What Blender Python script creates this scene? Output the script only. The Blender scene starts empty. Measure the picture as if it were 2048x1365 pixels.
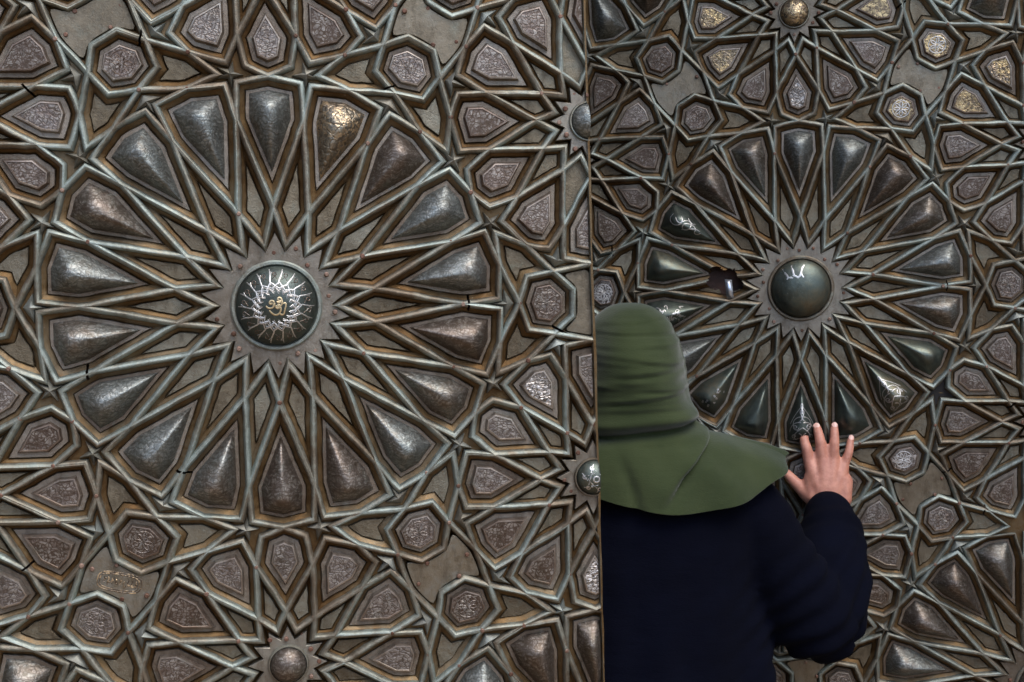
import bpy, bmesh, math, random
from mathutils import Vector, Matrix, noise
from mathutils.bvhtree import BVHTree

# ------------------------------------------------------------------ camera, light, exposure
S = bpy.context.scene
C = S.collection
cam_d = bpy.data.cameras.new('camera')
cam_d.sensor_width = 36.0
cam_d.lens = 2499.2 * 36 / 2048
cam_d.clip_start = 0.05
cam_d.clip_end = 500
cam = bpy.data.objects.new('camera', cam_d); C.objects.link(cam)
PITCH, ROLL, CAM_H = 0.09141, -0.00715, 1.75
fw = Vector((0, math.cos(PITCH), -math.sin(PITCH)))
up = Vector((0, math.sin(PITCH), math.cos(PITCH)))
rt = Vector((1, 0, 0))
cr, sr = math.cos(ROLL), math.sin(ROLL)
r2 = cr * rt - sr * up; u2 = sr * rt + cr * up
mw = Matrix((r2, u2, -fw)).transposed().to_4x4(); mw.translation = (0, 0, CAM_H)
cam.matrix_world = mw
S.camera = cam

SUN_EL, SUN_AZ = math.radians(58), math.radians(36)      # azimuth measured from straight behind the camera, towards its right
w = bpy.data.worlds.new('World'); S.world = w; w.use_nodes = True
nt = w.node_tree; bg = nt.nodes['Background']
sky = nt.nodes.new('ShaderNodeTexSky'); sky.sky_type = 'NISHITA'; sky.sun_disc = False
sun_dir = Vector((math.sin(SUN_AZ) * math.cos(SUN_EL), -math.cos(SUN_AZ) * math.cos(SUN_EL), math.sin(SUN_EL)))
sky.sun_elevation = SUN_EL
sky.sun_rotation = math.atan2(sun_dir.x, sun_dir.y)
sky.air_density = 1.0; sky.dust_density = 1.6; sky.ozone_density = 1.2
nt.links.new(sky.outputs['Color'], bg.inputs['Color']); bg.inputs['Strength'].default_value = 0.15
sd = bpy.data.lights.new('sun', 'SUN'); sd.energy = 0.9; sd.angle = math.radians(38); sd.color = (1, .98, .95)
so = bpy.data.objects.new('sun', sd); C.objects.link(so)
so.rotation_euler = sun_dir.to_track_quat('Z', 'Y').to_euler()
so.location = (3, -4, 8)
S.view_settings.view_transform = 'Standard'; S.view_settings.look = 'None'
S.view_settings.exposure = 1.75; S.view_settings.gamma = 1.0
S.render.engine = 'CYCLES'

# ------------------------------------------------------------------ helpers
rng = random.Random(7)
def tag(o, label=None, cat=None, group=None, kind=None):
    if label: o['label'] = label
    if cat: o['category'] = cat
    if group: o['group'] = group
    if kind: o['kind'] = kind
    return o
def mesh_obj(name, verts, faces, mat, parent=None, sharp=35, smooth=True):
    me = bpy.data.meshes.new(name)
    me.from_pydata([tuple(v) for v in verts], [], faces)
    me.update()
    if smooth:
        me.shade_smooth()
        if sharp: me.set_sharp_from_angle(angle=math.radians(sharp))
    me.materials.append(mat)
    o = bpy.data.objects.new(name, me); C.objects.link(o)
    if parent: o.parent = parent
    return o
def N(nt, t, **kw):
    n = nt.nodes.new(t)
    for k, v in kw.items():
        if k in n.inputs: n.inputs[k].default_value = v
        else: setattr(n, k, v)
    return n
def ramp(nt, fac, stops):
    r = nt.nodes.new('ShaderNodeValToRGB')
    while len(r.color_ramp.elements) < len(stops): r.color_ramp.elements.new(.5)
    for e, (p, c) in zip(r.color_ramp.elements, stops):
        e.position = p; e.color = (*c, 1) if len(c) == 3 else c
    nt.links.new(fac, r.inputs['Fac']); return r.outputs['Color']
def mixc(nt, fac, a, b, mode='MIX'):
    m = nt.nodes.new('ShaderNodeMix'); m.data_type = 'RGBA'; m.blend_type = mode
    if isinstance(fac, float): m.inputs['Factor'].default_value = fac
    else: nt.links.new(fac, m.inputs['Factor'])
    for s, v in (('A', a), ('B', b)):
        i = [x for x in m.inputs if x.name == s and x.type == 'RGBA'][0]
        if isinstance(v, tuple): i.default_value = (*v, 1)
        else: nt.links.new(v, i)
    return [x for x in m.outputs if x.type == 'RGBA'][0]
def metal(name, cols, metallic=.85, rough=(.38, .6), grime=(.05, .035, .02), grime_amt=.55, verd=.25, bump=.35, fine=420, engrave=None, gild=None, obj_var=.35, eh=.5, pale=0, wmix=.3):
    m = bpy.data.materials.new(name); m.use_nodes = True
    t = m.node_tree; b = t.nodes['Principled BSDF']; L = t.links.new
    tc = N(t, 'ShaderNodeTexCoord'); co = tc.outputs['Object']
    oi = N(t, 'ShaderNodeObjectInfo')
    n1 = N(t, 'ShaderNodeTexNoise', Scale=9.0, Detail=6.0, Roughness=.65); L(co, n1.inputs['Vector'])
    n2 = N(t, 'ShaderNodeTexNoise', Scale=75.0, Detail=5.0, Roughness=.7); L(co, n2.inputs['Vector'])
    n3 = N(t, 'ShaderNodeTexNoise', Scale=float(fine), Detail=3.0, Roughness=.6); L(co, n3.inputs['Vector'])
    a = N(t, 'ShaderNodeMath', operation='MULTIPLY_ADD'); L(oi.outputs['Random'], a.inputs[0]); a.inputs[1].default_value = obj_var; L(n1.outputs['Fac'], a.inputs[2])
    a2 = N(t, 'ShaderNodeMath', operation='MULTIPLY_ADD'); L(n2.outputs['Fac'], a2.inputs[0]); a2.inputs[1].default_value = .5; L(a.outputs[0], a2.inputs[2])
    a3 = N(t, 'ShaderNodeMath', operation='SUBTRACT'); L(a2.outputs[0], a3.inputs[0]); a3.inputs[1].default_value = .25 + obj_var / 2
    k = len(cols)
    col = ramp(t, a3.outputs[0], [(.32 + .36 * i / max(1, k - 1), c) for i, c in enumerate(cols)])
    # verdigris blooms
    n4 = N(t, 'ShaderNodeTexNoise', Scale=24.0, Detail=7.0, Roughness=.72, Distortion=.6); L(co, n4.inputs['Vector'])
    vm = ramp(t, n4.outputs['Fac'], [(.54, (0, 0, 0)), (.7, (verd, verd, verd))])
    col = mixc(t, vm, col, (.17, .22, .19))
    # brown grime specks and streaks
    mp = N(t, 'ShaderNodeMapping'); mp.inputs['Scale'].default_value = (1, .35, 1); L(co, mp.inputs['Vector'])
    n5 = N(t, 'ShaderNodeTexNoise', Scale=38.0, Detail=8.0, Roughness=.75); L(mp.outputs[0], n5.inputs['Vector'])
    gm = ramp(t, n5.outputs['Fac'], [(.48, (0, 0, 0)), (.66, (grime_amt,) * 3)])
    col = mixc(t, gm, col, grime)
    # pale scuffs
    n6 = N(t, 'ShaderNodeTexNoise', Scale=190.0, Detail=4.0, Roughness=.8); L(co, n6.inputs['Vector'])
    sc = ramp(t, n6.outputs['Fac'], [(.64, (0, 0, 0)), (.74, (.5, .5, .5))])
    col = mixc(t, sc, col, (.42, .38, .32))
    rr = N(t, 'ShaderNodeMapRange'); L(n2.outputs['Fac'], rr.inputs['Value'])
    rr.inputs['From Min'].default_value = .3; rr.inputs['From Max'].default_value = .7
    rr.inputs['To Min'].default_value = rough[0]; rr.inputs['To Max'].default_value = rough[1]
    h = N(t, 'ShaderNodeMath', operation='MULTIPLY_ADD'); L(n3.outputs['Fac'], h.inputs[0]); h.inputs[1].default_value = .35; L(n2.outputs['Fac'], h.inputs[2])
    height = h.outputs[0]
    if engrave:
        d = N(t, 'ShaderNodeTexNoise', Scale=55.0, Detail=2.0); L(co, d.inputs['Vector'])
        dv = N(t, 'ShaderNodeVectorMath', operation='MULTIPLY_ADD'); L(d.outputs['Color'], dv.inputs[0]); dv.inputs[1].default_value = (.022,) * 3; L(co, dv.inputs[2])
        v = N(t, 'ShaderNodeTexVoronoi', feature='DISTANCE_TO_EDGE', Scale=float(engrave)); L(dv.outputs[0], v.inputs['Vector'])
        wv = N(t, 'ShaderNodeTexWave', Scale=float(engrave) * .35, Distortion=9.0, Detail=1.5); wv.wave_type = 'RINGS'; L(dv.outputs[0], wv.inputs['Vector'])
        wf = ramp(t, wv.outputs['Fac'], [(.35, (0, 0, 0)), (.55, (1, 1, 1))])
        vf = ramp(t, v.outputs['Distance'], [(.03, (0, 0, 0)), (.16, (1, 1, 1))])
        ef = mixc(t, wmix, vf, wf)
        col = mixc(t, ef, mixc(t, .5, col, grime), col)
        if gild:
            n7 = N(t, 'ShaderNodeTexNoise', Scale=28.0, Detail=3.0); L(co, n7.inputs['Vector'])
            gf = ramp(t, n7.outputs['Fac'], [(.42, (.1, .1, .1)), (.58, (1, 1, 1))])
            n8 = N(t, 'ShaderNodeTexNoise', Scale=150.0, Detail=3.0, Distortion=1.2); L(co, n8.inputs['Vector'])
            ge = ramp(t, n8.outputs['Fac'], [(.47, (0, 0, 0)), (.53, (1, 1, 1))])
            gx = mixc(t, 1.0, gf, ge, 'MULTIPLY')
            col = mixc(t, gx, col, gild)
        if pale:                                                    # rubbed-bright ridges of the engraving
            pm = ramp(t, ef, [(.5, (0, 0, 0)), (.8, (1, 1, 1))]); pn_ = ramp(t, n2.outputs['Fac'], [(.40, (0, 0, 0)), (.62, (pale,) * 3)])
            col = mixc(t, mixc(t, 1.0, pm, pn_, 'MULTIPLY'), col, (.42, .39, .34))
        er = N(t, 'ShaderNodeMath', operation='MULTIPLY'); L(oi.outputs['Random'], er.inputs[0]); er.inputs[1].default_value = eh * 1.8     # some are worn nearly smooth
        h2 = N(t, 'ShaderNodeMath', operation='MULTIPLY_ADD'); L(ef, h2.inputs[0]); L(er.outputs[0], h2.inputs[1]); L(height, h2.inputs[2]); height = h2.outputs[0]
    bp = N(t, 'ShaderNodeBump', Strength=bump * 1.15, Distance=.0022); L(height, bp.inputs['Height'])
    L(bp.outputs[0], b.inputs['Normal']); L(col, b.inputs['Base Color']); L(rr.outputs[0], b.inputs['Roughness'])
    b.inputs['Metallic'].default_value = metallic
    return m
def plain(name, c1, c2, rough=.8, scale=20., bump=.3, metallic=0., dist=.004, sheen=0.):
    m = bpy.data.materials.new(name); m.use_nodes = True
    t = m.node_tree; b = t.nodes['Principled BSDF']; L = t.links.new
    tc = N(t, 'ShaderNodeTexCoord')
    n = N(t, 'ShaderNodeTexNoise', Scale=scale, Detail=7.0, Roughness=.7); L(tc.outputs['Object'], n.inputs['Vector'])
    L(ramp(t, n.outputs['Fac'], [(.3, c1), (.7, c2)]), b.inputs['Base Color'])
    bp = N(t, 'ShaderNodeBump', Strength=bump, Distance=dist); L(n.outputs['Fac'], bp.inputs['Height']); L(bp.outputs[0], b.inputs['Normal'])
    b.inputs['Roughness'].default_value = rough; b.inputs['Metallic'].default_value = metallic
    if sheen: b.inputs['Sheen Weight'].default_value = sheen
    return m

M = {}
M['strap'] = metal('bronze_moulding', [(.15, .12, .085), (.21, .205, .165), (.235, .265, .235)], rough=(.5, .7), grime_amt=.5, verd=.4, bump=.45)
M['flange'] = metal('brown_moulding_edge', [(.080, .044, .016), (.125, .078, .034), (.145, .108, .064)], rough=(.48, .68), grime_amt=.6, grime=(.09, .045, .015), verd=.15, bump=.35)  # oxidised brown, with dark golden shading beside the beads put into the colour
M['panel'] = metal('dull_bronze_panel', [(.13, .10, .074), (.19, .155, .118), (.22, .19, .155)], rough=(.46, .68), bump=.45, fine=520)
M['infill'] = metal('olive_bronze_infill', [(.11, .088, .058), (.165, .138, .095), (.18, .165, .125)], rough=(.45, .7), bump=.6, fine=460, grime_amt=.7)
M['dome'] = metal('dark_bronze_dome', [(.12, .095, .078), (.165, .145, .122), (.165, .18, .17)], rough=(.4, .58), bump=.4, engrave=130, eh=.20, obj_var=.7, pale=.3, wmix=.45, grime_amt=.5, verd=.3)
M['dark'] = metal('blackened_dome', [(.055, .066, .058), (.092, .108, .09), (.14, .125, .085)], rough=(.38, .54), bump=.25, grime_amt=.35, verd=.2)
M['boss'] = metal('engraved_bronze_boss', [(.10, .070, .055), (.145, .110, .092), (.175, .148, .132)], rough=(.4, .6), bump=.32, engrave=150, verd=.2, pale=.5, obj_var=.7, eh=.4)
M['boss_side'] = metal('bronze_boss_rim', [(.15, .11, .085), (.22, .175, .14), (.27, .23, .19)], rough=(.36, .55), bump=.3, verd=.3)
M['gold'] = metal('gilded_boss', [(.15, .11, .07), (.22, .17, .11), (.25, .20, .15)], rough=(.3, .5), bump=.6, engrave=120, verd=.05, gild=(.5, .37, .19))
M['silver'] = metal('silvered_boss', [(.14, .12, .11), (.2, .18, .16), (.24, .22, .2)], rough=(.3, .5), bump=.6, engrave=120, verd=.05, gild=(.5, .46, .42))
M['brass'] = metal('brass_repair_plate', [(.14, .115, .08), (.19, .16, .115), (.20, .185, .15)], rough=(.42, .62), bump=.3, grime_amt=.6, verd=.25)
M['star'] = metal('bronze_star', [(.15, .135, .105), (.2, .195, .165), (.22, .235, .21)], rough=(.55, .72), grime_amt=.35, bump=.4, verd=.4)
M['boss_plate'] = metal('bronze_star_plate', [(.14, .115, .085), (.20, .175, .14), (.235, .215, .175)], rough=(.44, .64), bump=.35, grime_amt=.55)
M['rivet'] = metal('rusty_rivet', [(.08, .035, .02), (.14, .07, .045), (.2, .13, .095)], metallic=.5, rough=(.45, .7), bump=.4, verd=.05)
M['hole'] = plain('dark_hole', (.004, .003, .003), (.01, .008, .006), .9)
M['core'] = plain('old_red_wood', (.018, .008, .005), (.05, .02, .012), .85, 30., .6)
M['silver_wire'] = plain('silver_inlay', (.30, .29, .27), (.55, .53, .5), .46, 300., .3, .9, .0006)
M['gold_wire'] = plain('gold_inlay', (.42, .32, .18), (.6, .47, .27), .42, 300., .3, .9, .0006)
M['stone'] = plain('weathered_stone', (.20, .185, .165), (.32, .30, .275), .9, 6., .5, dist=.02)
M['paving'] = plain('stone_paving', (.19, .125, .065), (.27, .185, .105), .85, 5., .4, dist=.01)
M['room'] = plain('dark_interior_plaster', (.03, .026, .022), (.05, .042, .035), .95, 4.)

# ------------------------------------------------------------------ the 18/12-fold star pattern (y down, O = 18-star centre, V = 12-star centre at distance 1)
PT = dict(X20=(.2091, -.5776), Xa=(.2013, -.6701), V1=(.2796, -.63), V2=(.3052, -.6987), V3=(.3744, -.7227), C0=(.084, -.5941),
          C20l=(.1109, -.5882), C20r=(.2899, -.5307), T=(.1289, -.6143), F0=(.0589, -.6388), F30l=(.1103, -.6467), F30r=(.2456, -.7199))
def pol(r, phi):
    a = math.radians(phi); return Vector((r * math.sin(a), -r * math.cos(a)))
def vp(r, psi):
    a = math.radians(psi); return Vector((r * math.sin(a), -1 + r * math.cos(a)))
PT = {k: Vector(v) for k, v in PT.items()}
PT.update(X0=pol(.6127, 0), X1_10=pol(.5044, 10), X1_30=pol(.5044, 30), IN0=pol(.2645, 0), IN20=pol(.2645, 20), V0=pol(.6595, 30),
          B10=pol(.166, 10), B30=pol(.166, 30), Y15=vp(.2907, 15), Y45=vp(.2966, 45), YI0=vp(.1509, 0), YI30=vp(.1509, 30), YI60=vp(.1509, 60),
          D15=vp(.098, 15), D45=vp(.098, 45))
MP = pol(math.sqrt(3) / 2, 30); OV = Vector((0, -1))
PT['P'] = MP + (OV - MP).normalized() * .1073
AX = pol(1, 30)
def refl_M(q): return q - 2 * (q - MP).dot(AX) * AX                  # across the line V-M
def refl_A(q): return 2 * q.dot(AX) * AX - q                         # across the line O-M
def refl_Y(q): return Vector((-q.x, q.y))                            # across the line O-V
def refl_V60(q):                                                     # the same line V-M, kept for the kite on it
    return refl_M(q)
def isect(a, b, c, d):
    r, s = b - a, d - c
    t = (c - a).cross(s) / r.cross(s) if hasattr(r, 'cross') else 0
    return a + r * t
def isect2(a, b, c, d):
    r, s = b - a, d - c
    den = r.x * s.y - r.y * s.x
    t = ((c - a).x * s.y - (c - a).y * s.x) / den
    return a + r * t
PT['F60'] = isect2(refl_M(PT['V2']), PT['P'], PT['YI30'], PT['Y45'])
def reflVM30(q): return q
p = PT
def seq(*names):
    out = []
    for n in names:
        if n.endswith('*'): out.append(refl_Y(p[n[:-1]]))
        elif n.endswith('^'): out.append(refl_A(p[n[:-1]]))
        elif n.endswith('~'): out.append(refl_M(p[n[:-1]]))
        elif n.endswith('#'): out.append(refl_M(refl_A(p[n[:-1]])))
        else: out.append(p[n].copy())
    return out
# kite on psi=30 axis about V, etc.  Each prototype: (kind, polygon, mirrored copy wanted)
PROTO = [
    ('kite18', seq('IN0', 'X1_10', 'C0', 'X0', 'C0*', 'X1_10*'), False),
    ('kite18', seq('IN20', 'X1_30', 'C20r', 'X20', 'C20l', 'X1_10'), True),
    ('loz18', seq('IN0', 'B10', 'IN20', 'X1_10'), True),
    ('loz18', seq('IN20', 'B30', 'IN20^', 'X1_30'), False),
    ('penta', seq('X0', 'C0', 'X1_10', 'C20l', 'X20', 'T', 'Xa', 'F30l', 'Y15', 'F0'), True),
    ('arrow', seq('T', 'X20', 'V0', 'V1', 'V2', 'Xa'), True),
    ('bird', seq('V0', 'X20', 'C20r', 'X1_30', 'C20r^', 'X20^'), False),
    ('bird', seq('V2', 'Xa', 'F30r', 'Y45', 'F60', 'P'), True),
    ('hept', seq('V0', 'V1', 'V2', 'V3', 'V3^', 'V2^', 'V1^'), False),
    ('plate', seq('P', 'V2', 'V3', 'V3^', 'V2^', 'P^', 'V2#', 'V3#', 'V3~', 'V2~'), False),
    ('kite12', seq('YI0', 'Y15', 'F0', 'X0', 'F0*', 'Y15*'), False),
    ('kite12', seq('YI30', 'Y45', 'F30r', 'Xa', 'F30l', 'Y15'), True),
    ('kite12', seq('YI60', 'Y45~', 'F60~', 'P', 'F60', 'Y45'), False),
    ('loz12', seq('YI0', 'D15', 'YI30', 'Y15'), True),
    ('loz12', seq('YI30', 'D45', 'YI60', 'Y45'), True),
]
def rot2(q, deg):
    a = math.radians(deg); c, s = math.cos(a), math.sin(a)
    return Vector((q.x * c - q.y * s, q.x * s + q.y * c))
RAD3 = math.sqrt(3)
def area(P): return .5 * sum(a.x * b.y - a.y * b.x for a, b in zip(P, P[1:] + P[:1]))
def all_cells(x1, y0, y1):
    """every cell polygon of the tiling whose centre lies in |x|<x1, y0<y<y1"""
    out, seen = [], set()
    centres = []
    for j in range(-3, 4):
        for i in range(-2, 3):
            centres.append(Vector((RAD3 * (i + .5 * (j % 2)), 1.5 * j)))
    def put(kind, P):
        c = sum(P, Vector((0, 0))) / len(P)
        if abs(c.x) > x1 + .02 or not (y0 < c.y < y1): return
        key = (kind, round(c.x * 200), round(c.y * 200))
        for dx in (-1, 0, 1):
            for dy in (-1, 0, 1):
                if (kind, key[1] + dx, key[2] + dy) in seen: return
        seen.add(key)
        if area(P) < 0: P = P[::-1]
        out.append((kind, P, c))
    for o in centres:
        if abs(o.x) > x1 + 1.2 or not (y0 - 1.2 < o.y < y1 + 1.2): continue
        for k in range(6):
            for kind, P, mir in PROTO:
                put(kind, [o + rot2(q, 60 * k) for q in P])
                if mir: put(kind, [o + rot2(refl_Y(q), 60 * k) for q in P])
        ring = []
        for k in range(18): ring += [o + pol(.2645, 20 * k), o + pol(.166, 20 * k + 10)]
        put('hub18', ring)
        for k in range(6):
            v = o + pol(1, 60 * k); ring = []
            for q in range(12): ring += [v + pol(.1509, 30 * q), v + pol(.098, 30 * q + 15)]
            put('hub12', ring)
    return out

# ------------------------------------------------------------------ polygon tools
def clip_half(P, flags, nx, lim, slope=0.):
    """keep nx*x <= lim; flags[i] belongs to edge i -> i+1"""
    Q, F = [], []
    n = len(P)
    g = lambda q: nx * q.x - slope * q.y
    for i in range(n):
        a, b, f = P[i], P[(i + 1) % n], flags[i]
        ia, ib = g(a) <= lim, g(b) <= lim
        if ia: Q.append(a); F.append(f)
        if ia != ib:
            t = (lim - g(a)) / (g(b) - g(a))
            q = a + (b - a) * t
            Q.append(q); F.append(True if ia else f)
    return Q, F
def inset_raw(P, ds):
    n = len(P); out = []
    for i in range(n):
        a, b, c = P[i - 1], P[i], P[(i + 1) % n]
        u, v = (b - a).normalized(), (c - b).normalized()
        n1, n2 = Vector((-u.y, u.x)), Vector((-v.y, v.x))
        d1, d2 = ds[i - 1], ds[i]
        den = n1.x * n2.y - n1.y * n2.x
        if abs(den) < .05: out.append(b + (n1 * d1 + n2 * d2) * .5)
        else:
            x = (d1 * n2.y - d2 * n1.y) / den; y = (n1.x * d2 - n2.x * d1) / den
            out.append(b + Vector((x, y)))
    return out
def ok_inset(P, Q):
    n = len(P)
    return all((P[(i + 1) % n] - P[i]).dot(Q[(i + 1) % n] - Q[i]) > 0 for i in range(n))
def inset(P, F, d):
    def mk(d): return inset_raw(P, [(.0035 if f else d) for f in F])
    Q = mk(d)
    if ok_inset(P, Q): return Q
    lo, hi = 0., d
    for _ in range(14):
        m_ = (lo + hi) / 2
        if ok_inset(P, mk(m_)): lo = m_
        else: hi = m_
    return mk(lo * .97)
def inner_pt(P):
    xs = [q.x for q in P]; ys = [q.y for q in P]; best = (-1, None); n = len(P)
    for i in range(13):
        for j in range(13):
            q = Vector((min(xs) + (max(xs) - min(xs)) * (i + .5) / 13, min(ys) + (max(ys) - min(ys)) * (j + .5) / 13))
            d = min((b - a).normalized().x * (q - a).y - (b - a).normalized().y * (q - a).x for a, b in zip(P, P[1:] + P[:1]))
            if d > best[0]: best = (d, q)
    return best[1], best[0]
def resample(P, m_):
    n = len(P); L = [(P[(i + 1) % n] - P[i]).length for i in range(n)]; T = sum(L); out = []
    # keep the corners, spread the rest
    per = [max(1, round(m_ * l / T)) for l in L]
    for i in range(n):
        for k in range(per[i]): out.append(P[i] + (P[(i + 1) % n] - P[i]) * (k / per[i]))
    return out
def smooth_loop(P, it):
    for _ in range(it):
        n = len(P); P = [P[i - 1] * .25 + P[i] * .5 + P[(i + 1) % n] * .25 for i in range(n)]
    return P

ZS = 1.3                                                             # depth of the cast relief
TEAR = Vector((-.276, -.036))

# ------------------------------------------------------------------ one door leaf
R = .575
PROFILE = [(0, .0155), (.0024, .0152), (.0046, .0142), (.0066, .0123), (.0081, .0097), (.0090, .0060), (.0094, .0020), (.0125, .0004), (.0180, -.0020), (.0236, -.0052), (.0240, -.0130)]
NB = 7                                                              # rings of the bead itself
SCALE = dict(kite18=.90, kite12=.78, hept=.64, arrow=.92, loz18=.84, loz12=.5, plate=.5, penta=.5, bird=.45, hub18=.6, hub12=.45)
WARP = {
 'L': [[0.00176, -0.00323], [0.00739, 0.01384], [0.00307, -0.00841], [-0.00669, -0.00191], [0.00131, 0.00842], [-0.00436, -0.00031], [0.00217, -0.00483], [0.00514, 0.00053], [0.00122, -0.0039], [0.00634, 0.00169]],
 'R': [[0.00164, -0.00013], [-0.00557, 0.00452], [-0.00289, 0.00169], [0.00237, 0.00029], [0.00758, 0.00334], [-0.00616, -0.00094], [-0.00147, -0.00279], [0.00077, -0.00274], [0.00487, -0.00362], [0.01069, 0.0018]]}

def h2(q, s):
    v = noise.noise_vector(Vector((q.x * 61.7 + s, q.y * 57.3 - s, s * 3.1)))
    return Vector((v.x, v.y))

class Leaf:
    def __init__(s, key, yaw, O, roll, y0, y1, name, label, group):
        s.key, s.y0, s.y1 = key, y0, y1
        s.slope = .026 if key == 'L' else 0.                        # the nearer leaf is a little out of square
        X = Vector((math.cos(yaw), math.sin(yaw), 0)); U = Vector((0, 0, 1)); s.n = Vector((math.sin(yaw), -math.cos(yaw), 0))
        ex = math.cos(roll) * X - math.sin(roll) * U; ey = math.sin(roll) * X + math.cos(roll) * U
        s.base = (O.z - .03) / math.cos(roll)                     # O sits this far above the empty
        s.root = bpy.data.objects.new(name, None); C.objects.link(s.root)
        mt = Matrix((ex, ey, s.n)).transposed().to_4x4(); mt.translation = O - ey * s.base
        s.root.matrix_world = mt; s.mt = mt
        s.root.empty_display_size = .2
        tag(s.root, label, 'door', group)
        s.cells = []
        s.sd = 3.3 if key == 'L' else 9.1
    def warp(s, q):
        a, b = max(-.95, min(.95, q.x)), max(-1.15, min(1.15, q.y))
        f = (1, a, b, a * a, a * b, b * b, a ** 3, a * a * b, a * b * b, b ** 3)
        w_ = WARP[s.key]
        d = Vector((sum(f[i] * w_[i][0] for i in range(10)), sum(f[i] * w_[i][1] for i in range(10))))
        return q + d + h2(q, s.sd) * .0030
    def bulge(s, x, y):                                            # the sheets are not dead flat
        return .0028 * noise.noise(Vector((x * 5 + s.sd, y * 5, 1.7))) + .0012 * noise.noise(Vector((x * 17, y * 17, s.sd)))
    def P3(s, q, z):
        x, y = q.x * R, -q.y * R
        return Vector((x, y + s.base, z * R + s.bulge(x, y)))
    def loft(s, name, rings, mat, parent=None, cap=True, sharp=32, jit=0, apex=None, split=None):
        """rings: list of (polygon, z); local z jitter and tilt make every piece sit a little differently"""
        parent = parent or s.root
        n = len(rings[0][0]); V = []; F = []
        c = sum(rings[0][0], Vector((0, 0))) / n
        tx, ty, tz = (rng.uniform(-jit, jit) for _ in range(3))
        for P, z in rings:
            for q in P: V.append(s.P3(q, z * (ZS if name == 'strap_moulding' else 1) + tz * .06 + tx * (q.x - c.x) + ty * (q.y - c.y)))
        for k in range(len(rings) - 1):
            for i in range(n):
                j = (i + 1) % n
                F.append((k * n + j, k * n + i, (k + 1) * n + i, (k + 1) * n + j))
        m_ = (len(rings) - 1) * n
        if apex is not None:
            V.append(s.P3(apex[0], apex[1] + tz * .06))
            for i in range(n): F.append((m_ + (i + 1) % n, m_ + i, len(V) - 1))
        elif cap: F.append(tuple(m_ + i for i in range(n))[::-1])
        o = mesh_obj(name, V, F, mat, parent, sharp)
        if split:                                                   # rings from this one inwards take the second material
            o.data.materials.append(split[1])
            for i, f in enumerate(o.data.polygons):
                if i >= split[0] * n: f.material_index = 1
        return o

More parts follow.
